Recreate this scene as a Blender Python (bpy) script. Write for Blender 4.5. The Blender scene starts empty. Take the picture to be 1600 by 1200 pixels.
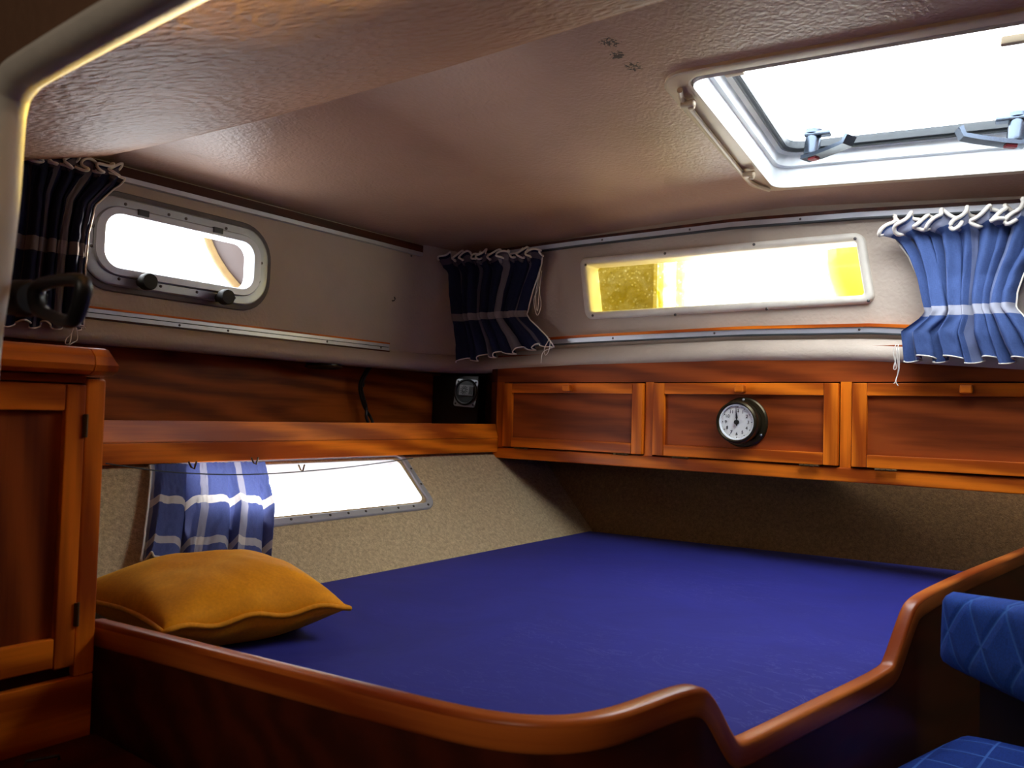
import bpy, bmesh, math, random
import numpy as np
from mathutils import Vector as V, Matrix, noise as mnoise
random.seed(3)
S = bpy.context.scene
COL = S.collection
PI = math.pi

# ------------------------------------------------------------------ camera
F = 1260.0                      # focal length in pixels of a 1600 wide frame
def _n(v):
    v = np.array(v, float); return v / np.linalg.norm(v)
_Y = _n([950, -72, -F]); _X = _n([1670, 0, F]); _X = _n(_X - _Y * _X.dot(_Y)); _Z = np.cross(_X, _Y)
R = np.array([_X, _Y, _Z])      # camera axes -> cabin axes (X starboard, Y aft, Z up)
cam = bpy.data.cameras.new('camera'); camo = bpy.data.objects.new('camera', cam); COL.objects.link(camo)
cam.sensor_width = 36; cam.lens = 36 * F / 1600; cam.clip_start = 0.01
camo.matrix_world = Matrix([list(R[i]) + [0] for i in range(3)] + [[0, 0, 0, 1]])
cam.dof.use_dof = True; cam.dof.focus_distance = 1.7; cam.dof.aperture_fstop = 11
S.camera = camo

# ------------------------------------------------------------------ light
S.view_settings.view_transform = 'Standard'; S.view_settings.look = 'None'
S.view_settings.gamma = 1; S.view_settings.use_curve_mapping = False
S.view_settings.exposure = 0.0
W = bpy.data.worlds.new('overcast_sky'); S.world = W; W.use_nodes = True
W.node_tree.nodes['Background'].inputs[0].default_value = (0.93, 0.97, 1.0, 1)
W.node_tree.nodes['Background'].inputs[1].default_value = 13.5

def area(name, loc, to, sx, sy, power=0, color=(1, 1, 1), portal=False):
    l = bpy.data.lights.new(name, 'AREA'); l.shape = 'RECTANGLE'; l.size = sx; l.size_y = sy
    l.energy = power; l.color = color
    o = bpy.data.objects.new(name, l); COL.objects.link(o); o.location = loc
    o.rotation_euler = (V(to) - V(loc)).to_track_quat('-Z', 'Y').to_euler()
    if portal: l.cycles.is_portal = True
    return o
area('hatch_portal', (-.28, 1.42, .72), (-.28, 1.42, 0), .75, .75, portal=True)
area('porthole_portal', (-1.72, .98, .32), (0, .98, .32), .5, .26, portal=True)
area('aft_window_portal', (-.8, 1.95, .34), (-.8, 0, .34), .85, .26, portal=True)
area('hull_window_portal', (-1.46, 1.1, -.10), (-1.46 + .7, 1.1, -.10 - .71), .95, .3, portal=True)
area('passage_fill_light', (0.1, -1.0, .55), (-.4, .6, -.05), .7, .5, power=4.5, color=(1, .86, .72))  # added fill lamp, unseen in the passage behind the camera
_s = bpy.data.lights.new('low_sun', 'SUN'); _s.energy = 42; _s.angle = math.radians(4); _s.color = (1, .86, .66)
_so = bpy.data.objects.new('low_sun', _s); COL.objects.link(_so); _so.rotation_euler = V((.105, -.38, -.024)).to_track_quat('-Z', 'Y').to_euler()

# ------------------------------------------------------------------ projection helpers
def ray(px, py): return R @ np.array([(px - 800) / F, -(py - 600) / F, -1.0])
def at(px, py, **k):
    r = ray(px, py); a, v = list(k.items())[0]; i = 'xyz'.index(a); return V(r * (v / r[i]))
def atp(px, py, p0, n):
    r = V(ray(px, py)); return r * (V(n).dot(V(p0)) / V(n).dot(r))

# ------------------------------------------------------------------ materials
def lin(c): return tuple(((x / 255) / 12.92 if x / 255 <= .04045 else ((x / 255 + .055) / 1.055) ** 2.4) for x in c)
class NT:
    def __init__(s, name):
        s.m = bpy.data.materials.new(name); s.m.use_nodes = True; s.t = s.m.node_tree; s.N = s.t.nodes; s.L = s.t.links
        s.b = s.N['Principled BSDF']; s.out = s.N['Material Output']
    def add(s, ty, **k):
        n = s.N.new(ty)
        for a, b in k.items(): setattr(n, a, b)
        return n
    def link(s, a, b): s.L.new(a, b)
    def setv(s, n, **k):
        for a, b in k.items(): n.inputs[a.replace('_', ' ')].default_value = b
def coord(t, scale=(1, 1, 1), kind='Object', rot=(0, 0, 0), loc=(0, 0, 0)):
    c = t.add('ShaderNodeTexCoord'); m = t.add('ShaderNodeMapping'); m.inputs['Scale'].default_value = scale
    m.inputs['Rotation'].default_value = rot; m.inputs['Location'].default_value = loc
    t.link(c.outputs[kind], m.inputs['Vector']); return m.outputs['Vector']
def noise(t, vec, scale, detail=4, rough=.55, dist=0):
    n = t.add('ShaderNodeTexNoise'); t.link(vec, n.inputs['Vector'])
    n.inputs['Scale'].default_value = scale; n.inputs['Detail'].default_value = detail
    n.inputs['Roughness'].default_value = rough; n.inputs['Distortion'].default_value = dist; return n.outputs['Fac']
def ramp(t, fac, stops):
    r = t.add('ShaderNodeValToRGB'); t.link(fac, r.inputs['Fac']); e = r.color_ramp.elements
    while len(e) < len(stops): e.new(.5)
    for i, (p, c) in enumerate(stops): e[i].position = p; e[i].color = (*c, 1) if len(c) == 3 else c
    return r.outputs['Color']
def mix(t, fac, a, b, mode='MIX'):
    n = t.add('ShaderNodeMix', data_type='RGBA', blend_type=mode)
    for s, i in ((fac, 0), (a, 6), (b, 7)):
        if isinstance(s, (int, float)): n.inputs[i].default_value = s
        elif isinstance(s, tuple): n.inputs[i].default_value = (*s, 1)
        else: t.link(s, n.inputs[i])
    return n.outputs[2]
def bump(t, h, strength, dist=.001):
    b = t.add('ShaderNodeBump'); b.inputs['Strength'].default_value = strength; b.inputs['Distance'].default_value = dist
    t.link(h, b.inputs['Height']); t.link(b.outputs['Normal'], t.b.inputs['Normal'])
def math_(t, op, a, b=None, clamp=False):
    n = t.add('ShaderNodeMath', operation=op, use_clamp=clamp)
    for i, s in enumerate((a, b)):
        if s is None: continue
        if isinstance(s, (int, float)): n.inputs[i].default_value = s
        else: t.link(s, n.inputs[i])
    return n.outputs[0]

def plain(name, rgb, rough=.5, metal=0, coat=0, bscale=0, bstr=.2, var=.12):
    t = NT(name); vec = coord(t)
    c = lin(rgb); f = noise(t, vec, 30, 3)
    col = ramp(t, f, [(.3, tuple(x * (1 - var) for x in c)), (.7, tuple(min(1, x * (1 + var)) for x in c))])
    t.link(col, t.b.inputs['Base Color']); t.setv(t.b, Roughness=rough, Metallic=metal, Coat_Weight=coat)
    if bscale: bump(t, noise(t, vec, bscale, 3), bstr)
    return t.m
def wood(name, dark, light, axis, rough=.42, coat=.06, fig=1.0, kind='Object'):
    t = NT(name)
    sc = [26, 26, 26]; sc['xyz'.index(axis)] = 1.6
    v = coord(t, tuple(sc), kind); f1 = noise(t, v, 1.0, 6, .6, .35 * fig)
    sc2 = [150, 150, 150]; sc2['xyz'.index(axis)] = 5
    v2 = coord(t, tuple(sc2), kind); f2 = noise(t, v2, 1.0, 3, .6)
    sc3 = [7, 7, 7]; sc3['xyz'.index(axis)] = 1.1
    v3 = coord(t, tuple(sc3), kind); w = t.add('ShaderNodeTexWave', wave_type='BANDS', bands_direction='DIAGONAL')
    t.link(v3, w.inputs['Vector']); w.inputs['Scale'].default_value = 1.4; w.inputs['Distortion'].default_value = 7
    w.inputs['Detail'].default_value = 3; w.inputs['Detail Scale'].default_value = 1.2
    a = mix(t, .38, f1, w.outputs['Fac']); a = mix(t, .22, a, f2)
    d = lin(dark); l = lin(light); m = tuple((x + y) / 2 for x, y in zip(d, l))
    col = ramp(t, a, [(.34, d), (.5, m), (.66, l)])
    t.link(col, t.b.inputs['Base Color'])
    t.setv(t.b, Roughness=rough, Coat_Weight=coat, Coat_Roughness=.25); t.b.inputs['Specular IOR Level'].default_value = .2
    bump(t, f2, .12, .0006)
    return t.m
def leather(name, rgb, scale=95, strength=.55, rough=.42, spots=None, dist=.006):
    t = NT(name); v = coord(t)
    w = t.add('ShaderNodeTexVoronoi', feature='SMOOTH_F1'); 
    nz = t.add('ShaderNodeTexNoise'); t.link(v, nz.inputs['Vector']); nz.inputs['Scale'].default_value = scale * .35; nz.inputs['Detail'].default_value = 3
    va = t.add('ShaderNodeVectorMath', operation='MULTIPLY_ADD'); t.link(nz.outputs['Color'], va.inputs[0])
    va.inputs[1].default_value = (.02, .02, .02); t.link(v, va.inputs[2])
    t.link(va.outputs[0], w.inputs['Vector']); w.inputs['Scale'].default_value = scale
    try: w.inputs['Smoothness'].default_value = .6
    except Exception: pass
    n2 = noise(t, v, scale * .5, 5, .6, 1.0)
    h = mix(t, .55, w.outputs['Distance'], n2)
    c = lin(rgb); f = noise(t, v, 3.5, 4)
    col = ramp(t, f, [(.3, tuple(x * .86 for x in c)), (.7, tuple(min(1, x * 1.08) for x in c))])
    if spots:
        tc = t.add('ShaderNodeTexCoord')
        for p, r in spots:
            d = t.add('ShaderNodeVectorMath', operation='DISTANCE'); t.link(tc.outputs['Object'], d.inputs[0]); d.inputs[1].default_value = p
            k = math_(t, 'SUBTRACT', 1.0, math_(t, 'DIVIDE', d.outputs['Value'], r), True)
            nn = noise(t, v, 190, 2, .6)
            mk = math_(t, 'GREATER_THAN', math_(t, 'MULTIPLY', math_(t, 'POWER', k, .35), nn), .43)
            col = mix(t, math_(t, 'MULTIPLY', mk, .92), col, (.012, .009, .008))
    t.link(col, t.b.inputs['Base Color']); t.setv(t.b, Roughness=rough)
    t.b.inputs['Specular IOR Level'].default_value = .4
    bump(t, h, strength, dist)
    return t.m
def carpet(name, rgb):
    t = NT(name); v = coord(t); n1 = noise(t, v, 420, 3, .7); n2 = noise(t, v, 120, 4, .7)
    c = lin(rgb); f = mix(t, .5, n1, n2)
    col = ramp(t, f, [(.33, tuple(x * .55 for x in c)), (.5, c), (.67, tuple(min(1, x * 1.5) for x in c))])
    t.link(col, t.b.inputs['Base Color']); t.setv(t.b, Roughness=.95); t.b.inputs['Specular IOR Level'].default_value = .15
    bump(t, f, .7, .002); return t.m
def cloth(name, rgb, rough=.85, sheen=.0, wr=.25):
    t = NT(name); v = coord(t); n1 = noise(t, v, 5, 5, .6, .8); n2 = noise(t, v, 700, 2)
    c = lin(rgb); col = ramp(t, mix(t, .25, n1, n2), [(.3, tuple(x * .85 for x in c)), (.7, tuple(min(1, x * 1.12) for x in c))])
    # pale creases / scuffs
    w = noise(t, coord(t, (3, 7, 3)), 2.2, 6, .62, 2.2)
    cr = math_(t, 'ABSOLUTE', math_(t, 'SUBTRACT', w, .5)); cr = math_(t, 'SUBTRACT', 1.0, math_(t, 'MULTIPLY', cr, 90), True)
    msk = noise(t, v, 3.1, 2); msk = math_(t, 'MULTIPLY', math_(t, 'SUBTRACT', msk, .5, True), 4, True)
    col = mix(t, math_(t, 'MULTIPLY', math_(t, 'MULTIPLY', cr, msk), .18), col, lin((150, 150, 210)))
    t.link(col, t.b.inputs['Base Color']); t.setv(t.b, Roughness=rough, Sheen_Weight=sheen)
    t.b.inputs['Specular IOR Level'].default_value = .2
    bump(t, n1, wr, .006); return t.m
def velvet(name, rgb):
    t = NT(name); v = coord(t); n1 = noise(t, v, 9, 4, .6, 1.0); n2 = noise(t, v, 260, 2)
    c = lin(rgb); col = ramp(t, mix(t, .3, n1, n2), [(.3, tuple(x * .72 for x in c)), (.72, tuple(min(1, x * 1.25) for x in c))])
    t.link(col, t.b.inputs['Base Color']); t.setv(t.b, Roughness=.75, Sheen_Weight=.55, Sheen_Roughness=.35)
    t.b.inputs['Sheen Tint'].default_value = (1, .62, .08, 1); t.b.inputs['Specular IOR Level'].default_value = .25
    bump(t, n1, .35, .006); return t.m
def plaid(name, blue, pale, bands, stripes, trans=.22):
    t = NT(name); tc = t.add('ShaderNodeTexCoord'); sp = t.add('ShaderNodeSeparateXYZ'); t.link(tc.outputs['UV'], sp.inputs[0])
    def band(src, lo, hi, off=None):
        return math_(t, 'MULTIPLY', math_(t, 'GREATER_THAN', src, lo), math_(t, 'LESS_THAN', src, hi))
    fac = None
    uf = sp.outputs[0]
    for lo, hi, k in bands:
        b = math_(t, 'MULTIPLY', band(sp.outputs[1], lo, hi), k); fac = b if fac is None else math_(t, 'MAXIMUM', fac, b)
    for lo, hi, k in stripes:
        b = math_(t, 'MULTIPLY', band(uf, lo, hi), k)
        s = math_(t, 'ADD', fac, b); fac = math_(t, 'MINIMUM', s, 1.0)
    n = noise(t, coord(t, (60, 900, 1), 'UV'), 1.0, 3); n2 = noise(t, coord(t, (1500, 30, 1), 'UV'), 1.0, 2)
    weave = mix(t, .5, n, n2)
    c = lin(blue); base = ramp(t, weave, [(.35, tuple(x * .75 for x in c)), (.65, tuple(x * 1.25 for x in c))])
    col = mix(t, fac, base, lin(pale))
    t.link(col, t.b.inputs['Base Color']); t.setv(t.b, Roughness=.9); t.b.inputs['Specular IOR Level'].default_value = .15
    bump(t, weave, .25, .0008)
    tr = t.add('ShaderNodeBsdfTranslucent'); t.link(col, tr.inputs['Color'])
    ms = t.add('ShaderNodeMixShader'); ms.inputs[0].default_value = trans
    t.link(t.b.outputs[0], ms.inputs[1]); t.link(tr.outputs[0], ms.inputs[2]); t.link(ms.outputs[0], t.out.inputs[0])
    return t.m
def quilt(name, rgb, line, scale, rot):
    t = NT(name); v = coord(t, (scale, scale, scale), 'UV', (0, 0, rot)); sp = t.add('ShaderNodeSeparateXYZ'); t.link(v, sp.inputs[0])
    def ln(s):
        f = math_(t, 'FRACT', s); d = math_(t, 'ABSOLUTE', math_(t, 'SUBTRACT', f, .5)); return d
    a = math_(t, 'MINIMUM', math_(t, 'SUBTRACT', .5, ln(sp.outputs[0])), math_(t, 'SUBTRACT', .5, ln(sp.outputs[1])))
    l = math_(t, 'LESS_THAN', a, .028)
    vv = coord(t); n = noise(t, vv, 500, 2); c = lin(rgb)
    base = ramp(t, n, [(.3, tuple(x * .7 for x in c)), (.7, tuple(x * 1.25 for x in c))])
    t.link(mix(t, math_(t, 'MULTIPLY', l, .8), base, lin(line)), t.b.inputs['Base Color'])
    t.setv(t.b, Roughness=.85); t.b.inputs['Specular IOR Level'].default_value = .2
    bump(t, math_(t, 'MINIMUM', a, .16), .8, .012); return t.m
def glass(name, tint=(1, 1, 1), dirt=None):
    t = NT(name); tr = t.add('ShaderNodeBsdfTransparent'); gl = t.add('ShaderNodeBsdfGlossy'); gl.inputs['Roughness'].default_value = .03
    fr = t.add('ShaderNodeFresnel'); ge = t.add('ShaderNodeNewGeometry'); t.link(math_(t, 'SUBTRACT', 1.45, math_(t, 'MULTIPLY', ge.outputs['Backfacing'], 1.45 - 1 / 1.45)), fr.inputs['IOR'])
    ms = t.add('ShaderNodeMixShader'); t.link(fr.outputs[0], ms.inputs[0]); t.link(tr.outputs[0], ms.inputs[1]); t.link(gl.outputs[0], ms.inputs[2])
    tr.inputs['Color'].default_value = (*tint, 1); last = ms.outputs[0]
    if dirt:
        # salt and mildew film on the pane, thickest at one end, with clean droplets in it
        v = coord(t); sp = t.add('ShaderNodeSeparateXYZ'); t.link(v, sp.inputs[0])
        g = math_(t, 'SUBTRACT', 1.0, math_(t, 'DIVIDE', math_(t, 'SUBTRACT', sp.outputs[0], dirt[0]), dirt[1]), True)
        n = noise(t, v, 26, 4, .6, 1.2)
        film = math_(t, 'MULTIPLY', math_(t, 'MULTIPLY', g, 2.4, True), math_(t, 'ADD', n, .25), True)
        vo = t.add('ShaderNodeTexVoronoi'); t.link(v, vo.inputs['Vector']); vo.inputs['Scale'].default_value = 75
        drop = math_(t, 'LESS_THAN', vo.outputs['Distance'], .22)
        film = math_(t, 'MULTIPLY', film, math_(t, 'SUBTRACT', 1.0, math_(t, 'MULTIPLY', drop, .8)))
        col = mix(t, film, tint, lin((206, 190, 84)))
        t.link(col, tr.inputs['Color'])
    t.link(last, t.out.inputs[0]); t.N.remove(t.b); return t.m

M = {}
M['teak_y'] = wood('teak_along', (156, 66, 9), (236, 124, 24), 'y')
M['teak_x'] = wood('teak_across', (156, 66, 9), (236, 124, 24), 'x')
M['teak_z'] = wood('teak_upright', (156, 66, 9), (236, 124, 24), 'z')
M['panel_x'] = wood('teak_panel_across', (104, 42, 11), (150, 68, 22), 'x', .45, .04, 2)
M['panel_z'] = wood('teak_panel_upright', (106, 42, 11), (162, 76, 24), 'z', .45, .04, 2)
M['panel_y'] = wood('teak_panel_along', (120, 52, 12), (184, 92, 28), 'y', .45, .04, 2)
M['mahog'] = wood('dark_mahogany', (58, 21, 10), (78, 29, 13), 'y', .45, .1, .5)
M['caprail'] = wood('varnished_caprail', (140, 60, 20), (196, 108, 44), 'x', .34, .25, .9, 'UV')
M['vinyl'] = leather('cream_vinyl_lining', (184, 168, 152), 110, .45, .5, dist=.003)
M['soffit'] = leather('wrinkled_headlining_vinyl', (182, 128, 92), 75, 1.0, .56)
M['bulk'] = leather('brown_bulkhead_vinyl', (112, 82, 62), 80, .3, .5)
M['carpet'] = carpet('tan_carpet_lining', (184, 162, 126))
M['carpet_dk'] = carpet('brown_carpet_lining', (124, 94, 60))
M['black'] = plain('black_plastic', (16, 16, 17), .42)
M['matteblack'] = plain('matte_black_rubber', (20, 24, 24), .6, bscale=300)
M['dark'] = plain('dark_stained_plywood', (40, 22, 14), .7)  # dark-stained wood of the bench and its back panel
M['white'] = plain('white_plastic', (232, 236, 238), .35, var=.03)
M['beige'] = plain('beige_moulding', (206, 184, 152), .42, var=.05)
M['cream'] = plain('cream_vinyl_frame', (214, 206, 192), .5, bscale=220, bstr=.25, var=.05)
M['alu'] = plain('aluminium', (168, 172, 178), .38, .65, var=.05)
M['alu_lt'] = plain('aluminium_track', (186, 188, 196), .35, .5, var=.05)
M['grey'] = plain('grey_rubber_gasket', (96, 92, 94), .6)
M['gask'] = plain('dark_gasket', (52, 58, 62), .45)
M['chrome'] = plain('chrome', (88, 98, 112), .25, .9, var=.03)
M['steel'] = plain('dark_steel_screw', (96, 92, 90), .35, .8)
M['bronze'] = plain('dark_bronze', (66, 58, 40), .3, .75)
M['brassd'] = plain('aged_brass', (96, 74, 44), .4, .7)
M['dial'] = plain('clock_dial', (226, 226, 222), .5, var=.02)
M['ink'] = plain('ink', (14, 14, 14), .5)
M['red'] = plain('red_button', (170, 26, 40), .35)
M['cord'] = plain('white_cord', (226, 218, 206), .85, var=.05)
M['piping'] = plain('white_piping', (224, 216, 204), .85, bscale=500, var=.05)
M['mattress'] = cloth('blue_mattress_cover', (36, 38, 126), .8, .03)
M['pillow'] = velvet('amber_velvet', (248, 150, 4))
M['pillow_pipe'] = velvet('amber_piping', (228, 146, 20))
bands = [(.60, .68, .85)]
M['plaid'] = plaid('navy_plaid_cotton', (72, 92, 142), (180, 180, 192), [(.585, .675, .9), (.02, .07, .55)],
                   [(.10, .13, .22), (.33, .35, .18), (.52, .56, .25), (.78, .81, .2)])
M['plaid_shaded'] = plaid('shaded_navy_plaid_cotton', (34, 39, 66), (140, 130, 132), [(.53, .62, .85), (.02, .06, .4)],  # same curtain cotton with shade darkened into its colour
                   [(.12, .15, .3), (.36, .39, .3), (.62, .69, .55), (.9, .93, .3)])
M['plaid_hull'] = plaid('blue_plaid_cotton', (82, 92, 144), (220, 212, 204), [(.38, .46, .85), (.79, .86, .6)],
                   [(.0, .04, .45), (.40, .46, .35), (.70, .76, .4)], .34)
M['quilt'] = quilt('blue_quilted_velour', (10, 58, 140), (44, 92, 168), 17, .72)
M['quilt2'] = quilt('blue_gridded_velour', (12, 42, 112), (52, 88, 156), 20, .12)
M['glass'] = glass('clear_pane')
M['glass_y'] = glass('weathered_pane', (.99, .985, .93), (-.365, .36))
M['acrylic'] = glass('acrylic_lens', (.96, .98, 1.0))
M['rope'] = plain('tan_rope', (96, 80, 48), .9)
M['yellow'] = plain('yellow_buoy_cover', (236, 214, 8), .6, var=.04)
M['olive'] = plain('weathered_olive_board', (92, 84, 42), .7)
M['outgrey'] = plain('grey_spray_cover', (54, 47, 47), .7, var=.08)
M['outwhite'] = plain('white_gelcoat', (200, 200, 196), .4, var=.03)

# ------------------------------------------------------------------ mesh helpers
def nb(): return bmesh.new()
def obj(name, bm, mat, parent=None, kind=None, label=None, smooth=35, solid=0):
    me = bpy.data.meshes.new(name)
    org = V((0, 0, 0))
    if parent is not None:
        p = parent
        while p is not None: org += p.location; p = p.parent
        bmesh.ops.translate(bm, verts=bm.verts, vec=-org)
    bmesh.ops.recalc_face_normals(bm, faces=bm.faces) if solid == 0 else None
    bm.to_mesh(me); bm.free()
    if smooth:
        for p in me.polygons: p.use_smooth = True
        me.set_sharp_from_angle(angle=math.radians(smooth))
    me.materials.append(mat)
    o = bpy.data.objects.new(name, me); COL.objects.link(o)
    if 20 < smooth <= 40:
        w_ = o.modifiers.new('weighted', 'WEIGHTED_NORMAL'); w_.keep_sharp = True
    if parent is not None: o.parent = parent
    if kind: o['kind'] = kind
    if label: o['label'] = label
    return o
def thing(name, label, cat, loc, group=None, kind=None):
    o = bpy.data.objects.new(name, None); COL.objects.link(o); o.location = loc; o.empty_display_size = .03
    o['label'] = label
    if cat: o['category'] = cat
    if group: o['group'] = group
    if kind: o['kind'] = kind
    return o
def struct(name, bm, mat, label=None, smooth=35):
    o = obj(name, bm, mat, None, 'structure', label, smooth); return o
def box(bm, lo, hi, bev=0, seg=2):
    lo, hi = [min(a, b) for a, b in zip(lo, hi)], [max(a, b) for a, b in zip(lo, hi)]
    c = [(a + b) / 2 for a, b in zip(lo, hi)]; s = [(b - a) for a, b in zip(lo, hi)]
    r = bmesh.ops.create_cube(bm, size=1, matrix=Matrix.Translation(c) @ Matrix.Diagonal((*s, 1)))
    if bev:
        es = list({e for v in r['verts'] for e in v.link_edges})
        bmesh.ops.bevel(bm, geom=es, offset=min(bev, min(s) * .49), segments=seg, affect='EDGES', profile=.5)
def obb(bm, c, ax, half, bev=0, seg=2):
    m = Matrix([[ax[j][i] * 2 * half[j] for j in range(3)] + [c[i]] for i in range(3)] + [[0, 0, 0, 1]])
    r = bmesh.ops.create_cube(bm, size=1, matrix=m)
    if bev:
        es = list({e for v in r['verts'] for e in v.link_edges})
        bmesh.ops.bevel(bm, geom=es, offset=min(bev, min(half) * .98), segments=seg, affect='EDGES', profile=.5)
def cat(pts, n=6, closed=False):
    P = [V(p) for p in pts]; out = []; N = len(P)
    rng = range(N if closed else N - 1)
    for i in rng:
        if closed: a, b, c, d = P[i - 1], P[i], P[(i + 1) % N], P[(i + 2) % N]
        else: a, b, c, d = P[max(i - 1, 0)], P[i], P[i + 1], P[min(i + 2, N - 1)]
        for k in range(n):
            t = k / n; out.append(.5 * ((2 * b) + (c - a) * t + (2 * a - 5 * b + 4 * c - d) * t * t + (3 * b - a - 3 * c + d) * t ** 3))
    if not closed: out.append(P[-1])
    return out
def sweep(bm, pts, sec, closed=False, up=(0, 0, 1), caps=True, frames=None):
    """sec: list of (a,b) -> offset a*side + b*upward along the path."""
    pts = [V(p) for p in pts]; N = len(pts); rings = []; up = V(up)
    for i, p in enumerate(pts):
        if closed: t = pts[(i + 1) % N] - pts[i - 1]
        else: t = pts[min(i + 1, N - 1)] - pts[max(i - 1, 0)]
        t.normalize()
        if frames: s, u = frames(i, p, t)
        else:
            s = t.cross(up)
            if s.length < 1e-5: s = t.cross(V((1, 0, 0)))
            s.normalize(); u = s.cross(t); u.normalize()
        rings.append([bm.verts.new(p + s * a + u * b) for a, b in sec])
    K = len(sec); ul = bm.loops.layers.uv.verify(); L = [0.0]
    for a, b in zip(pts, pts[1:] + pts[:1]): L.append(L[-1] + (b - a).length)
    pl_ = [0.0]
    for a, b in zip(sec, list(sec[1:]) + [sec[0]]): pl_.append(pl_[-1] + math.hypot(b[0] - a[0], b[1] - a[1]))
    for i in range(N if closed else N - 1):
        A, B = rings[i], rings[(i + 1) % N]
        for k in range(K):
            f = bm.faces.new((A[k], A[(k + 1) % K], B[(k + 1) % K], B[k]))
            for l, uv in zip(f.loops, ((L[i], pl_[k]), (L[i], pl_[k + 1]), (L[i + 1], pl_[k + 1]), (L[i + 1], pl_[k]))): l[ul].uv = uv
    if caps and not closed:
        bm.faces.new(rings[0]); bm.faces.new(list(reversed(rings[-1])))
def circ(r, n=8, ry=None): return [(r * math.cos(2 * PI * i / n), (ry or r) * math.sin(2 * PI * i / n)) for i in range(n)]
def tube(bm, pts, r, n=8, closed=False): sweep(bm, pts, circ(r, n), closed)
def axes(n, hint=(0, 0, 1)):
    n = V(n).normalized(); h = V(hint)
    if abs(n.dot(h)) > .98: h = V((1, 0, 0))
    u = h.cross(n).normalized(); v = n.cross(u); return u, v, n
def lathe(bm, prof, c, n, seg=32, cap=True, hint=(0, 0, 1)):
    u, v, n = axes(n, hint); c = V(c); rings = []
    for r, h in prof:
        rings.append([bm.verts.new(c + n * h + (u * math.cos(2 * PI * i / seg) + v * math.sin(2 * PI * i / seg)) * max(r, 1e-5)) for i in range(seg)])
    for a, b in zip(rings, rings[1:]):
        for i in range(seg): bm.faces.new((a[i], a[(i + 1) % seg], b[(i + 1) % seg], b[i]))
    if cap:
        bm.faces.new(rings[0]); bm.faces.new(list(reversed(rings[-1])))
def rrect(w, h, r, n=8, cx=0, cy=0):
    out = []
    for sx, sy, a0 in ((1, 1, 0), (-1, 1, 90), (-1, -1, 180), (1, -1, 270)):
        for k in range(n + 1):
            a = math.radians(a0 + 90 * k / n)
            out.append((cx + sx * (w / 2 - r) + r * math.cos(a), cy + sy * (h / 2 - r) + r * math.sin(a)))
    return out
def ring(bm, outer, inner, fn, h0, h1, bev=0.0):
    """a flat frame between two loops with the same number of points; fn(a,b,h)->world."""
    N = len(outer); L = []
    def mixp(o, i, t): return (o[0] + (i[0] - o[0]) * t, o[1] + (i[1] - o[1]) * t)
    prof = [(0, h0), (0, h1 - bev), (.12 if bev else 0, h1), (.88 if bev else 1, h1), (1, h1 - bev), (1, h0)]
    for t, h in prof: L.append([bm.verts.new(fn(*mixp(o, i, t), h)) for o, i in zip(outer, inner)])
    for A, B in zip(L, L[1:] + L[:1]):
        for k in range(N): bm.faces.new((A[k], A[(k + 1) % N], B[(k + 1) % N], B[k]))
def plate(bm, loop, fn, h0, h1):
    a = [bm.verts.new(fn(x, y, h0)) for x, y in loop]; b = [bm.verts.new(fn(x, y, h1)) for x, y in loop]; N = len(loop)
    bm.faces.new(a); bm.faces.new(list(reversed(b)))
    for k in range(N): bm.faces.new((a[k], a[(k + 1) % N], b[(k + 1) % N], b[k]))
def filled(bm, loops, fn, h):
    es = []
    for lp in loops:
        vs = [bm.verts.new(fn(x, y, h)) for x, y in lp]
        for a, b in zip(vs, vs[1:] + vs[:1]): es.append(bm.edges.new((a, b)))
    bmesh.ops.triangle_fill(bm, use_beauty=True, use_dissolve=False, edges=es)
def gridmesh(bm, nu, nv, fn, uv=True, skip=None):
    vs = [[bm.verts.new(fn(i / nu, j / nv)) for i in range(nu + 1)] for j in range(nv + 1)]
    ul = bm.loops.layers.uv.verify() if uv else None
    for j in range(nv):
        for i in range(nu):
            if skip and skip(i, j): continue
            f = bm.faces.new((vs[j][i], vs[j][i + 1], vs[j + 1][i + 1], vs[j + 1][i]))
            if uv:
                for l, (a, b) in zip(f.loops, ((i, j), (i + 1, j), (i + 1, j + 1), (i, j + 1))): l[ul].uv = (a / nu, b / nv)
    return vs
def interp(x, tab):
    if x <= tab[0][0]: return tab[0][1]
    for (a, b), (c, d) in zip(tab, tab[1:]):
        if x <= c: return b + (d - b) * (x - a) / (c - a)
    return tab[-1][1]
def screw(parent, p, n, r=.0032, mat=None):
    bm = nb(); lathe(bm, [(r, -.0005), (r, .0008), (r * .7, .0018), (r * .25, .0021)], p, n, 10); return obj('screw', bm, mat or M['steel'], parent)

# ------------------------------------------------------------------ setting: lining, ceiling, hull
XL, YA = -1.65, 1.85
def cu(x): return interp(x, [(-1.65, .0), (-1.2, .006), (-.74, .004), (-.45, -.009), (-.15, -.03), (.3, -.065), (.8, -.12)])      # camber of the aft wall
def cl(x): return interp(x, [(-1.65, .0), (-1.42, .008), (-1.15, .016), (-.71, .02), (-.43, .014), (-.15, -.008), (.3, -.05), (.8, -.1)])

# porthole frame on the left wall: local (a = aft, b = up, h = inboard)
PHc = at(283, 398, x=XL)
PHn = V((1, 0, 0))
_a = at(378, 357, x=XL) - at(200, 314, x=XL); PHt = math.atan2(_a.z, _a.y) * .9
def PH(a, b, h): 
    ca, sa = math.cos(PHt), math.sin(PHt)
    return V((XL + h, PHc.y + a * ca - b * sa, PHc.z + a * sa + b * ca))
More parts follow.
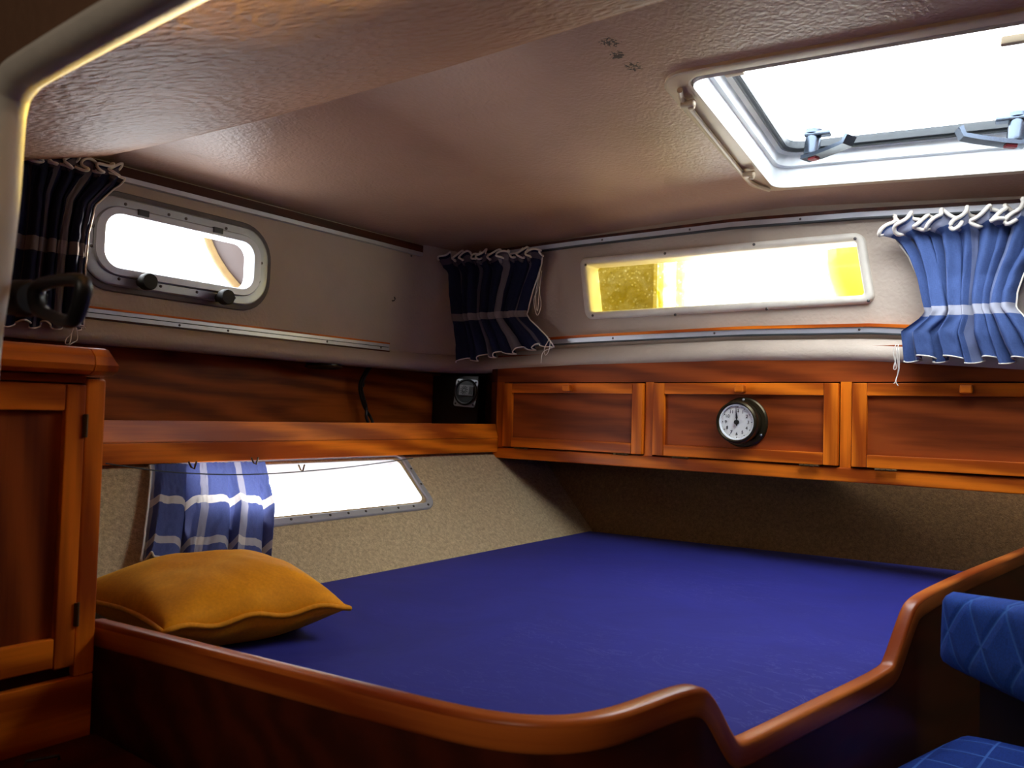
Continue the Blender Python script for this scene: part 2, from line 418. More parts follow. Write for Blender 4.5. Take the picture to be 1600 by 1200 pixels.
# aft window quad on the aft wall
AW = [at(907, 404, y=YA), at(1351, 363, y=YA), at(1369, 474, y=YA), at(917, 500, y=YA)]
AWc = sum(AW, V()) / 4
def AWf(a, b, h):           # a,b in -0.5..0.5 units of the quad
    t, s = a + .5, .5 - b
    p = AW[0] * (1 - t) * (1 - s) + AW[1] * t * (1 - s) + AW[2] * t * s + AW[3] * (1 - t) * s
    return V((p.x, YA - h, p.z))
def awrect(m, r, n=6):      # inset m metres, radius r metres, in quad units
    w, h = .73, .165
    return [(x / w, y / h) for x, y in rrect(w - 2 * m, h - 2 * m, r, n)]

bm = nb()
outer = [(-.93, -.2), (.57, -.2), (.57, .28), (-.93, .28)]
def LW(a, b, h): return V((XL + h, a + 1.13, b + .36))
hole = [(PH(x, y, 0).y - 1.13, PH(x, y, 0).z - .36) for x, y in rrect(.366, .13, .05)]
filled(bm, [outer, hole], LW, 0)
struct('wall_left', bm, M['vinyl'], 'cream textured vinyl lining of the cabin side around the porthole')
bm = nb()
hole = [(AWf(x, y, 0).x, AWf(x, y, 0).z) for x, y in awrect(.018, .012)]
filled(bm, [[(-1.50, .12), (.7, .12), (.7, .62), (-1.50, .62)], hole], lambda a, b, h: V((a, YA, b)), 0)
rc = .15
vs = []
for k in range(13):
    a = PI / 2 * k / 12
    vs.append((V((XL + rc - rc * math.cos(a), YA - rc + rc * math.sin(a), .12)), V((XL + rc - rc * math.cos(a), YA - rc + rc * math.sin(a), .64))))
vv = [(bm.verts.new(a), bm.verts.new(b)) for a, b in vs]
for p, q in zip(vv, vv[1:]): bm.faces.new((p[0], q[0], q[1], p[1]))
struct('wall_back', bm, M['vinyl'], 'cream textured vinyl lining of the aft end with rounded corner', 25)

# rolled lower lip of the lining, following left side, corner and aft end
path = [V((XL, -.1 + i * .09, .128)) for i in range(20)]
for k in range(13):
    a = PI / 2 * k / 12; path.append(V((XL + rc - rc * math.cos(a), YA - rc + rc * math.sin(a), .128)))
for i in range(1, 40): x = XL + rc + i * .055; path.append(V((x, YA, .128 + cl(x))))
sec = [(-.01, .045), (.014, .036), (.027, .022), (.033, .008), (.031, -.003), (.022, -.012), (-.01, -.012)]
bm = nb(); sweep(bm, path, [(a, b) for a, b in sec])
struct('trim_1', bm, M['vinyl'], 'rolled vinyl lip along the bottom of the lining', 60)

# ceiling
def zc(x, y):
    z = interp(x, [(-1.7, .488), (-1.5, .500), (-1.25, .512), (-1.0, .519), (-.8, .5215), (-.6, .52), (0, .468), (.8, .40)])
    w = max(0, min(1, (x + 1.65) / .8)); w = w * w * (3 - 2 * w)
    z += .06 * w * max(0, 1.757 - y)
    if y > 1.745: z -= .020 * ((y - 1.745) / .09) ** 2
    return z
def onceil(px, py):
    z = .52
    for _ in range(12): p = at(px, py, z=z); z = zc(p.x, p.y)
    return p
M['ceil'] = leather('headlining_vinyl', (178, 142, 122), 130, .4, .4, dist=.004,
                    spots=[(tuple(onceil(952, 66)), .026), (tuple(onceil(966, 86)), .022), (tuple(onceil(990, 104)), .024)])
HPn = V((.087, .06, 1)).normalized(); HP0 = V((-.6, 1.757, .52))
def hp(px, py, off=0): return atp(px, py, HP0 + HPn * off, HPn)
def isect(l1, l2):
    (x1, y1), m1 = l1; (x2, y2), m2 = l2; x = (y2 - y1 + m1 * x1 - m2 * x2) / (m1 - m2); return x, y1 + m1 * (x - x1)
lineL, lineF, lineA = ((1081, 129), 1.264), ((1165, 108), -.101), ((1225, 288), -.0747)
HO = hp(*isect(lineL, lineA)); HFw = hp(*isect(lineL, lineF)); HAr = hp(1600, 260)
Hu = (HAr - HO).normalized(); Hv = (HFw - HO); HVl = Hv.length; Hv.normalize()
HW = .62
def HP(a, b, h):            # a: starboard from opening corner, b: forward from aft edge, h: up
    return HO + Hu * a + Hv * b + HPn * h
bm = nb()
_m = .012
cor = [HP(-_m, -_m, 0), HP(HW + _m, -_m, 0), HP(HW + _m, HVl + _m, 0), HP(-_m, HVl + _m, 0)]
nx, ny = 190, 150
def inq(p):
    s = 0
    for i in range(4):
        a, b = cor[i], cor[(i + 1) % 4]; c = (b.x - a.x) * (p.y - a.y) - (b.y - a.y) * (p.x - a.x)
        s += 1 if c > 0 else -1
    return abs(s) == 4
def cfn(u, v): x = -1.7 + 2.4 * u; y = .70 + 1.16 * v; return V((x, y, zc(x, y)))
def cskip(i, j): return inq(cfn((i + .5) / nx, (j + .5) / ny))
gridmesh(bm, nx, ny, cfn, False, cskip)
struct('ceiling', bm, M['ceil'], 'dull mauve vinyl headlining curving over the bunk', 60)

# sloping soffit between bulkhead and ceiling with its rolled edge
def ze(x): return interp(x, [(-1.7, .496), (-1.4, .476), (-1.09, .461), (-.7, .452), (0, .448), (.7, .43)])
def sof(u, v):
    x = -1.66 + 2.36 * u
    prof = [(0, .20), (.9, .765), (.94, .779), (.97, .784), (1.0, .782)]
    y = interp(v, prof); e = ze(x)
    if v <= .9: z = e - .32 * (.78 - y)
    elif v < .96: z = e + .002
    else: z = e + .006 + (v - .96) / .04 * .10
    return V((x, y, z))
bm = nb(); gridmesh(bm, 60, 50, sof, False)
struct('trim_2', bm, M['soffit'], 'low sloping soffit in wrinkled brown vinyl overhead', 60)

# hull sides in carpet
d_ = V((-.22, 0, .218)).normalized(); Hn = V((0, 1, 0)).cross(d_).normalized()
if Hn.x < 0: Hn = -Hn
H0 = V((-1.22, 1.0, -.33))
def HU(a, b, h): return H0 + V((0, 1, 0)) * a + d_ * b + Hn * h       # a aft from y=1, b up the slope
def hu(px, py, off=0): return atp(px, py, H0 + Hn * off, Hn)
def huab(px, py): p = hu(px, py) - H0; return p.y, p.dot(d_)
a1, b1 = huab(650, 719); a2, b2 = huab(640, 800)
hwx0, hwx1 = -.17, (huab(651, 745)[0])
hwy1 = .322; hwy0 = huab(540, 811)[1]
hwc = ((hwx0 + hwx1) / 2, (hwy0 + hwy1) / 2); hww, hwh = hwx1 - hwx0, hwy1 - hwy0
def HWf(a, b, h): return HU(hwc[0] + a, hwc[1] + b, h)
bm = nb()
filled(bm, [[(-.78, -1.1), (1.3, -1.1), (1.3, .36), (-.78, .36)], [(hwc[0] + x, hwc[1] + y) for x, y in rrect(hww - .05, hwh - .05, .025)]], HU, 0)
struct('wall_left_lower', bm, M['carpet'], 'tan carpet lining on the sloping hull side under the shelf')
tp = [V((-1.22, 2.018, -.33)), V((-.307, 2.122, -.33)), hu(865, 740)]
tn = (tp[1] - tp[0]).cross(tp[2] - tp[0]).normalized()
bm = nb()
def onT(x, z): return V((x, tp[0].y - (tn.x * (x - tp[0].x) + tn.z * (z - tp[0].z)) / tn.y, z))
q = [bm.verts.new(onT(x, z)) for x, z in ((-.45, -1.1), (.9, -1.1), (.9, .0), (-1.555, .0))]; bm.faces.new(q)
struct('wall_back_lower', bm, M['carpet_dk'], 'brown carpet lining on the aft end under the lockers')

# floor, starboard side, forward bulkhead with the doorway the view is taken through
bm = nb(); box(bm, (-1.9, -1.6, -1.14), (1.1, 2.3, -1.1)); struct('floor', bm, M['mahog'], 'dark cabin sole')
bm = nb(); box(bm, (.68, -1.6, -1.1), (.72, 2.3, 1.0)); struct('wall_right', bm, M['mahog'], 'dark mahogany side of the cabin')
bm = nb(); box(bm, (-1.9, -1.64, -1.1), (1.1, -1.6, 1.0)); box(bm, (-1.84, -1.6, -1.1), (-1.8, .22, 1.0)); box(bm, (-1.9, -1.64, .96), (1.1, .24, 1.0))
struct('wall_front', bm, M['bulk'], 'passage forward of the doorway')
bm = nb()
box(bm, (-1.8, .205, -1.1), (-.612, .222, .5)); box(bm, (-.612, .205, .214), (.7, .222, 1.0)); box(bm, (.34, .205, -1.1), (.7, .222, .214)); box(bm, (-1.8, .205, .4), (.7, .222, 1.0))
struct('wall_bulkhead', bm, M['bulk'], 'brown bulkhead above the doorway')
bm = nb()
dp = [V((.34, .213, .210)), V((-.3, .213, .210)), V((-.52, .213, .208)), V((-.566, .213, .204)), V((-.580, .213, .192)), V((-.583, .213, .17)), V((-.585, .213, .13)), V((-.593, .213, .08)), V((-.605, .213, .0)), V((-.61, .213, -.3)), V((-.61, .213, -1.1))]
sweep(bm, cat(dp, 5), circ(.0095, 12, .013), up=(0, 1, 0))
struct('trim_3', bm, M['cream'], 'white edging of the doorway')

# ------------------------------------------------------------------ windows
def frame_obj(name, outer, inner, fn, h0, h1, mat, parent, bev=.002, label=None):
    bm = nb(); ring(bm, outer, inner, fn, h0, h1, bev); return obj(name, bm, mat, parent, None, label, 40)

# window_1: opening porthole
w1 = thing('window_1', 'opening porthole with grey frame and two black knobs', None, PH(0, 0, 0), kind='structure')
frame_obj('rubber_surround', rrect(.462, .208, .082), rrect(.42, .176, .078), PH, 0, .006, M['grey'], w1)
f = frame_obj('frame', rrect(.438, .184, .070), rrect(.378, .132, .055), PH, -.03, .012, M['alu'], w1, .003)
sash = frame_obj('sash', rrect(.392, .144, .054), rrect(.346, .108, .032), PH, -.02, .019, M['alu_lt'], w1, .004)
frame_obj('seal', rrect(.394, .146, .062), rrect(.382, .134, .057), PH, .008, .0135, M['gask'], w1, .001)
bm = nb(); plate(bm, rrect(.37, .126, .045), PH, -.004, .0); obj('pane', bm, M['glass'], w1)
for a in (-.10, .075):
    bm = nb(); obb(bm, PH(a, .067, .0165), (PH(1, 0, 0) - PH(0, 0, 0), PH(0, 1, 0) - PH(0, 0, 0), PHn), (.012, .0065, .006), .0015); obj('hinge', bm, M['gask'], w1)
for px, py in ((232, 440), (354, 464)):
    p = at(px, py, x=XL + .045)
    bm = nb(); lathe(bm, [(.009, -.042), (.009, -.016), (.0165, -.014), (.0175, -.010), (.0175, .006), (.0155, .009), (0.004, .0095)], p, PHn, 24); obj('knob', bm, M['matteblack'], w1, label='round black knob')
for a, b in ((-.135, .079), (-.04, .0785), (.0, .0785), (.10, .078), (-.196, .02), (-.199, -.02), (.199, .015), (.194, -.03), (-.14, -.077), (-.05, -.0785), (.035, -.0785), (.13, -.078)):
    screw(w1, PH(a, b, .0125), PHn, .0033)

# window_2: fixed aft window with padded frame
w2 = thing('window_2', 'long narrow fixed aft window in a padded cream frame', None, AWc, kind='structure')
bm = nb()
lo, li, N = awrect(0, .022), awrect(.020, .008), None
prof = [(0, -.002), (0.02, .007), (.2, .012), (.6, .013), (.9, .009), (1, .003), (1, -.012)]
Ls = []
for t, h in prof: Ls.append([bm.verts.new(AWf(o[0] + (i[0] - o[0]) * t, o[1] + (i[1] - o[1]) * t, h)) for o, i in zip(lo, li)])
for A, B in zip(Ls, Ls[1:]):
    for k in range(len(A)): bm.faces.new((A[k], A[(k + 1) % len(A)], B[(k + 1) % len(A)], B[k]))
obj('frame', bm, M['cream'], w2, None, None, 60)
bm = nb(); ring(bm, awrect(.018, .010), awrect(.0195, .008), AWf, -.055, 0); obj('reveal', bm, M['cream'], w2)
bm = nb(); plate(bm, awrect(.016, .010), AWf, -.058, -.054); obj('pane', bm, M['glass_y'], w2)
for px, py in ((915, 414), (1039, 396), (1178, 382), (1336, 373), (926, 493), (1055, 492), (1198, 483), (1357, 470)):
    p = at(px, py, y=YA - .013); screw(w2, p, (0, -1, 0), .0035)

# window_3: hull window under the shelf
w3 = thing('window_3', 'low fixed hull window with screwed aluminium frame', None, HWf(0, 0, 0), kind='structure')
frame_obj('frame', rrect(hww, hwh, .036), rrect(hww - .036, hwh - .036, .020), HWf, -.02, .006, M['alu_lt'], w3, .002)
frame_obj('sash', rrect(hww - .040, hwh - .040, .020), rrect(hww - .052, hwh - .052, .016), HWf, -.05, -.001, M['white'], w3, .001)
bm = nb(); plate(bm, rrect(hww - .048, hwh - .048, .018), HWf, -.034, -.030); obj('pane', bm, M['glass'], w3)
for k in range(12):
    a = -hww / 2 + .05 + k * (hww - .08) / 11; screw(w3, HWf(a, -hwh / 2 + .010, .0062), Hn, .003)
for b in (-.02, .03): screw(w3, HWf(hww / 2 - .009, b, .0062), Hn, .003)

# window_4: deck hatch overhead
def hrr(m, r, n=6): return [(HW / 2 + x, HVl / 2 + y) for x, y in rrect(HW - 2 * m, HVl - 2 * m, r, n)]
w4 = thing('window_4', 'white deck hatch with acrylic lens and two chrome handles', None, HP(HW / 2, HVl / 2, 0), kind='structure')
bm = nb()
fl_o = [(HW / 2 + x - .005, HVl / 2 + y) for x, y in rrect(HW + .085, HVl + .045, .055, 6)]
ring(bm, fl_o, hrr(0, .03), HP, .012, -.007, -.002); obj('flange', bm, M['beige'], w4, None, 'beige moulded trim ring round the hatch', 40)
bm = nb()
lv = [(.004, -.009, .03), (.004, .022, .03), (.004, .024, .03), (.004, .034, .03), (.012, .036, .032), (.012, .060, .032), (.022, .066, .035), (.022, .085, .035), (-.012, .085, .03), (-.012, .006, .03), (.0005, .004, .03)]
Ls = [[bm.verts.new(HP(x, y, h)) for x, y in hrr(m, r)] for m, h, r in lv]
for A, B in zip(Ls, Ls[1:] + Ls[:1]):
    for k in range(len(A)): bm.faces.new((A[k], A[(k + 1) % len(A)], B[(k + 1) % len(A)], B[k]))
obj('frame', bm, M['white'], w4, None, 'white stepped hatch frame', 40)
bm = nb(); ring(bm, hrr(.023, .036), hrr(.029, .032), HP, .08, .060, -.002); obj('gasket', bm, M['gask'], w4)
bm = nb(); ring(bm, hrr(.033, .03), hrr(.036, .028), HP, .08, .064, -.001); obj('inner_gasket', bm, M['gask'], w4)
bm = nb(); plate(bm, hrr(.014, .035), HP, .074, .082); obj('pane', bm, M['acrylic'], w4)
# moulded strip with two clips along the left of the flange
bm = nb()
sp_ = [(1062, 141), (1066, 155), (1080, 172), (1120, 222), (1160, 271), (1176, 287), (1202, 297)]
tube(bm, cat([hp(x, y, -.013) for x, y in sp_], 5), .0048, 8); obj('moulded_strip', bm, M['beige'], w4)
for px, py in ((1075, 163), (1170, 273)):
    bm = nb(); p = hp(px, py, -.018)
    obb(bm, p, (Hu, Hv, HPn), (.013, .008, .006), .004, 3); obb(bm, p + Hu * .006 - Hv * .003, (Hu, Hv, HPn), (.006, .004, .009), .003, 3); obj('clip', bm, M['beige'], w4)
for px, py in ((1148, 112), (1585, 62)):
    bm = nb(); p = hp(px, py, .004); obb(bm, p, (Hu, Hv, HPn), (.016, .006, .006), .003); obj('hinge', bm, M['beige'], w4)
# handles
def handle(px, py, s):
    base = hp(px, py, .030)
    h = obj('handle', (lambda b: (lathe(b, [(.015, -.006), (.0155, .0), (.0155, .034), (.019, .036), (.019, .044)], base, HPn, 20), b)[1])(nb()), M['chrome'], w4, None, 'chrome hatch handle')
    bm = nb(); 
    d = (Hu * s * .86 + Hv * .42).normalized(); sd = HPn.cross(d).normalized()
    sec = [(-.013, -.004), (.013, -.004), (.013, .004), (-.013, .004)]
    pth = [base - d * .016 - HPn * .010, base + d * .02 - HPn * .010, base + d * .065 - HPn * .006, base + d * .088 - HPn * .003, base + d * .096 + HPn * .012]
    sweep(bm, pth, sec, up=HPn); obj('lever', bm, M['chrome'], h)
    bm = nb(); obb(bm, base - HPn * .014 + d * .008, (d, sd, HPn), (.010, .007, .004), .002); obj('button', bm, M['red'], h, None, 'red release button')
    bm = nb(); obb(bm, base + Hv * .006 + HPn * .034 + Hu * .01 * s, (Hu, Hv, HPn), (.026, .010, .005), .003); obj('bracket', bm, M['chrome'], h)
handle(1268, 238, 1); handle(1588, 216, -1)

# ------------------------------------------------------------------ curtain rails
def rail(label, pts, n_in, strips, screws, name='curtain_rail'):
    """pts: wall points along the rail; strips: (part, material, lo, hi, proud)"""
    c = sum(pts, V()) / len(pts); r = thing(name, label, 'rail', c, 'curtain rails')
    n = V(n_in)
    for part, mat, lo, hi, h in strips:
        bm = nb(); t = (pts[-1] - pts[0]).normalized(); u = n.cross(t); u = u if u.z > 0 else -u
        sweep(bm, pts, [(0, lo), (h, lo), (h, hi), (0, hi)], frames=lambda i, p, tt: (n, V((0, 0, 1))))
        obj(part, bm, mat, r, smooth=20)
    for p, b, h in screws: screw(r, p + n * h + V((0, 0, b)), n, .0028)
    return r
ys = [.50 + i * (1.716 - .50) / 12 for i in range(13)]
pl = [V((XL, y, .468)) for y in ys]
rail('upper curtain rail over the porthole, dark wood and aluminium', pl, (1, 0, 0),
     [('wood_strip', M['mahog'], -.003, .017, .014), ('track', M['alu_lt'], -.013, -.003, .014)], [(V((XL, 1.68, .468)), -.018, .002)])
pl = [V((XL, .45 + i * (1.592 - .45) / 12, .178 - .003 * i / 12)) for i in range(13)]
rail('lower curtain rail under the porthole with white double track', pl, (1, 0, 0),
     [('wood_strip', M['mahog'], -.013, -.009, .016), ('track', M['alu_lt'], -.009, -.0005, .014), ('slot', M['ink'], -.0015, .0025, .012), ('track', M['alu_lt'], .0015, .009, .014), ('wood_strip', M['teak_y'], .009, .013, .016)],
     [(V((XL, y, .176)), -.004, .014) for y in (.74, .96, 1.08, 1.37, 1.56)])
xs = [-1.625 + i * (2.2) / 30 for i in range(31)]
pl = [V((x, YA, .462 + cu(x))) for x in xs]
rail('upper curtain rail over the long aft window', pl, (0, -1, 0),
     [('wood_strip', M['mahog'], .006, .013, .014), ('track', M['alu_lt'], -.006, .006, .012), ('slot', M['gask'], -.0095, -.006, .014)],
     [(V((x, YA, .462 + cu(x))), .0, .012) for x in (-1.1, -.85, -.58, -.29)])
xs = [-1.43 + i * (2.0) / 30 for i in range(31)]
pl = [V((x, YA, .188 + cl(x))) for x in xs]
rail('lower curtain rail under the long aft window', pl, (0, -1, 0),
     [('wood_strip', M['teak_x'], .005, .012, .016), ('track', M['alu_lt'], -.007, .005, .013), ('slot', M['gask'], -.010, -.007, .013)],
     [(V((x, YA, .188 + cl(x))), -.001, .013) for x in (-1.06, -.78, -.45)])
# small hook and clips left on the lining
t = thing('wall_hook', 'tiny dark hook screwed into the lining aft of the porthole', 'hook', at(613, 470, x=XL))
bm = nb(); p = at(613, 470, x=XL); tube(bm, [p, p + V((.008, 0, 0)), p + V((.011, 0, .004)), p + V((.008, 0, .010))], .0017, 6); obj('hook', bm, M['ink'], t)

# ------------------------------------------------------------------ lockers across the aft end
YC = 1.825
lk = thing('locker_cabinet', 'run of teak lockers with framed flap doors across the aft end', 'cabinet', (-.8, YC, -.126))
bm = nb()
xl_, xr_ = -1.43, .6
zt, zb = .088, -.097
drs = [(-1.403, -.955), (-.932, -.484), (-.461, -.013), (.010, .458)]
# face frame built of rails and mullions
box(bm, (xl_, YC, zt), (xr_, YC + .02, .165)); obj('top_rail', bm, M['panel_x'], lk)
bm = nb(); box(bm, (-1.495, YC - .004, -.128), (xr_, YC + .02, zb), .004); obj('bottom_rail', bm, M['teak_x'], lk)
es = [xl_] + [v for d in drs for v in d] + [xr_]
for i in range(0, len(es), 2):
    bm = nb(); box(bm, (es[i] - (.0 if i else .02), YC, zb), (es[i + 1], YC + .02, zt)); obj('mullion', bm, M['panel_x'] if 0 else M['teak_z'], lk)
bm = nb(); box(bm, (xl_ - .02, YC + .0, -.13), (xl_, 2.13, .157)); obj('side_panel', bm, M['mahog'], lk)
bm = nb(); box(bm, (-1.5, YC + .01, -.128), (xr_ + .1, 2.13, -.120)); obj('bottom_panel', bm, M['mahog'], lk)
bm = nb(); box(bm, (-1.8, 2.13, -.13), (xr_ + .1, 2.14, .17)); obj('back_panel', bm, M['mahog'], lk)
bm = nb(); box(bm, (-1.8, 1.846, .157), (xr_ + .1, 2.13, .165)); obj('top_panel', bm, M['mahog'], lk)
knobs = {0: (886, 606), 1: (1156, 607), 2: (1510, 608)}
hng = {0: ((814, 698), (970, 708)), 1: ((1063, 712), (1264, 726)), 2: ((1384, 732),)}
for i, (a, b) in enumerate(drs):
    dc = V(((a + b) / 2, YC - .008, (zt + zb) / 2)); g = .003; sw = .030; f0, f1 = YC - .010, YC + .008
    bm = nb(); box(bm, (a + g + .02, f1 - .008, zb + .02), (b - g - .02, f1, zt - .02))
    dr = bpy.data.objects.new('door', None); COL.objects.link(dr); dr.parent = lk; dr.location = dc - lk.location
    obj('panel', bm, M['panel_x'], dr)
    for nm, lo, hi, m in (('stile', (a + g, f0, zb + g), (a + g + sw, f1, zt - g), 'teak_z'), ('stile', (b - g - sw, f0, zb + g), (b - g, f1, zt - g), 'teak_z'),
                          ('rail', (a + g + sw, f0 + .0006, zt - g - .027), (b - g - sw, f1, zt - g), 'teak_x'), ('rail', (a + g + sw, f0 + .0006, zb + g), (b - g - sw, f1, zb + g + .027), 'teak_x')):
        bm = nb(); box(bm, lo, hi, .002); obj(nm, bm, M[m], dr)
    if i in knobs: k = at(*knobs[i], y=f0 - .012)
    else: k = V(((a + b) / 2, f0 - .012, .075))
    bm = nb(); box(bm, (k.x - .0115, f0 - .021, k.z - .009), (k.x + .0115, f0, k.z + .009), .004, 3); obj('knob', bm, M['teak_x'], dr)
    for px, py in hng.get(i, ()):
        k = at(px, py, y=f0 - .002); bm = nb(); k.z = zb + .001
        box(bm, (k.x - .022, f0 - .0035, k.z - .0025), (k.x + .022, f0, k.z + .0025), .001)
        for j in range(4): lathe(bm, [(.0025, -.004), (.0025, .004)], (k.x - .016 + j * .011, f0 - .004, k.z), (1, 0, 0), 8)
        obj('hinge', bm, M['brassd'], dr)

# clock on the middle door
cc = V((-.699, YC - .001, -.006)); cn = V((0, -1, 0))
ck = thing('ship_clock', 'round bronze ship clock with white dial on the middle locker door', 'clock', cc)
bm = nb(); lathe(bm, [(.058, .0), (.058, .005), (.055, .008), (.047, .009), (.047, .0085)], cc, cn, 56); obj('flange', bm, M['bronze'], ck)
bm = nb(); lathe(bm, [(.0465, .008), (.0455, .012), (.0465, .030), (.049, .034), (.0495, .040), (.048, .046), (.044, .0485), (.0415, .047), (.0405, .040)], cc, cn, 56, cap=False); obj('case', bm, M['bronze'], ck)
bm = nb(); lathe(bm, [(.0415, .0445), (.0405, .0462), (.0385, .0455), (.038, .040)], cc, cn, 56, cap=False); obj('bezel_ring', bm, M['white'], ck)
bm = nb(); lathe(bm, [(.0405, .038), (.0405, .0405), (.001, .0406)], cc, cn, 56); dial = obj('dial', bm, M['dial'], ck, smooth=20)
cx_ = V((1, 0, 0))
def dialp(r, deg, h=.041): a = math.radians(deg); return cc + cn * h + V((math.sin(a) * r, 0, math.cos(a) * r))
def textmesh(body, size):
    cu_ = bpy.data.curves.new('t', 'FONT'); cu_.body = body; cu_.size = size; cu_.align_x = 'CENTER'; cu_.align_y = 'CENTER'; cu_.extrude = .0002
    o = bpy.data.objects.new('t', cu_); COL.objects.link(o); dg = bpy.context.evaluated_depsgraph_get()
    me = bpy.data.meshes.new_from_object(o.evaluated_get(dg)); bm = nb(); bm.from_mesh(me)
    bpy.data.objects.remove(o); bpy.data.curves.remove(cu_); bpy.data.meshes.remove(me); return bm
for h in range(1, 13):
    bm = textmesh(str(h), .0105); p = dialp(.0265, h * 30, .0412)
    bmesh.ops.transform(bm, verts=bm.verts, matrix=Matrix([[1, 0, 0, p.x], [0, 0, -1, p.y], [0, 1, 0, p.z], [0, 0, 0, 1]])); obj('numeral', bm, M['ink'], dial, smooth=0)
bm = nb()
for k in range(60):
    p = dialp(.0352, k * 6, .0411); q = dialp(.0358 if k % 5 else .0345, k * 6, .0411); a = math.radians(k * 6)
    rad = V((math.sin(a), 0, math.cos(a))); tg = V((math.cos(a), 0, -math.sin(a)))
    big = k % 5 == 0
    obb(bm, dialp(.0345 if big else .0355, k * 6, .0411), (tg, rad, cn), (.0011 if big else .00022, .0011 if big else .0007, .00015))
obj('minute_marks', bm, M['ink'], dial, 'stuff', smooth=0)
def hand(name, L, w, deg, h):
    bm = nb(); a = math.radians(deg); rad = V((math.sin(a), 0, math.cos(a))); tg = V((math.cos(a), 0, -math.sin(a))); o_ = cc + cn * h
    pr = [(-.008, w * .6), (0, w * .6), (L * .35, w * .5), (L * .5, w), (L * .68, w * .7), (L, .0003)]
    A = [bm.verts.new(o_ + rad * r + tg * x) for r, x in pr] + [bm.verts.new(o_ + rad * r - tg * x) for r, x in reversed(pr)]
    f = bm.faces.new(A); r_ = bmesh.ops.extrude_face_region(bm, geom=[f]); bmesh.ops.translate(bm, vec=cn * .0006, verts=[v for v in r_['geom'] if isinstance(v, bmesh.types.BMVert)])
    obj(name, bm, M['ink'], ck, smooth=0)
hand('hour_hand', .021, .0026, 359, .0425); hand('minute_hand', .032, .0014, 357, .0437)
bm = nb(); lathe(bm, [(.0055, .041), (.0055, .046), (.003, .0466)], cc, cn, 20); obj('hub', bm, M['ink'], ck)
for dg_ in (2, 122, 242): screw(ck, cc + V((math.sin(math.radians(dg_)) * .0525, 0, math.cos(math.radians(dg_)) * .0525)) + cn * .0075, cn, .003, M['alu'])

# ------------------------------------------------------------------ side shelf
XF = -1.42; XB = -1.74
sh = thing('side_shelf', 'long teak shelf with deep front board along the hull side', 'shelf', (XF, 1.2, -.112))
zt_, zb_ = -.032, -.111
bm = nb(); box(bm, (XF - .02, .427, zb_ + .0), (XF, YC - .003, -.072), .002)
obj('front_board', bm, M['teak_y'], sh)
bm = nb()   # chamfered upper part of the front board
sweep(bm, [V((XF, .427, -.0715)), V((XF, YC - .003, -.0715))], [(0, 0), (0, .002), (-.010, .0395), (-.022, .0395), (-.022, 0)], frames=lambda i, p, t: (V((1, 0, 0)), V((0, 0, 1))))
obj('chamfered_lip', bm, M['teak_y'], sh)
bm = nb(); box(bm, (XB, .427, -.110), (XF - .021, 1.94, -.100)); obj('shelf_board', bm, M['mahog'], sh)
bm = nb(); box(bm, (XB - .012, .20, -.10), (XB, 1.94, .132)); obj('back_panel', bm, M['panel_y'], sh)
bm = nb(); box(bm, (XB, .20, .120), (XL + .0, 2.0, .128)); box(bm, (XL - .01, 1.84, .120), (-1.40, 1.95, .126)); obj('top_panel', bm, M['mahog'], sh)
bm = nb(); box(bm, (XB, 1.925, -.10), (-1.44, 1.94, .165)); obj('end_panel', bm, M['mahog'], sh)

# speaker unit in the shelf corner
sc_ = at(722, 617, y=1.86)
sk = thing('corner_speaker', 'small square speaker with pale corner plate in the shelf corner', 'speaker', sc_)
bm = nb(); box(bm, (at(676, 600, y=1.885).x, 1.885, -.098), (at(748, 600, y=1.885).x, 1.922, .112), .004); obj('housing', bm, M['black'], sk)
sn = V((.12, -1, .10)).normalized(); su, sv, sn = axes(sn)
sv2 = (sv * math.cos(.06) + su * math.sin(.06)); su2 = sv2.cross(sn); su2 = su2 if su2.x > 0 else -su2
so = sc_ + V((0, .02, .006))
def SP(a, b, h): return so + su2 * a + sv2 * b + sn * h
bm = nb(); plate(bm, rrect(.080, .084, .008, 5), SP, 0, .004); obj('plate', bm, M['alu'], sk, None, 'pale grey square plate')
bm = nb(); lathe(bm, [(.041, .004), (.041, .007), (.036, .009), (.033, .006), (.010, .0045)], SP(0, .003, 0), sn, 40); obj('cone_ring', bm, M['black'], sk)
bm = nb(); plate(bm, rrect(.050, .032, .002, 3, .004, .008), SP, .0075, .0095); gr = obj('grille', bm, M['grey'], sk)
for k in range(12):
    a = 2 * PI * k / 12 + .2; bm = nb(); obb(bm, SP(-.004 + math.cos(a) * .009, .008 + math.sin(a) * .009, .0098), (su2 * math.cos(a) + sv2 * math.sin(a), -su2 * math.sin(a) + sv2 * math.cos(a), sn), (.005, .0011, .0004)); obj('slot', bm, M['ink'], gr, smooth=0)
for k in range(3):
    bm = nb(); obb(bm, SP(.0165 + k * .0045, .008, .0098), (su2, sv2, sn), (.0013, .012, .0004)); obj('slot', bm, M['ink'], gr, smooth=0)
for a, b in ((-.032, -.034), (.032, -.034), (-.032, .034), (.032, .034)): screw(sk, SP(a, b, .004), sn, .0032, M['ink'])

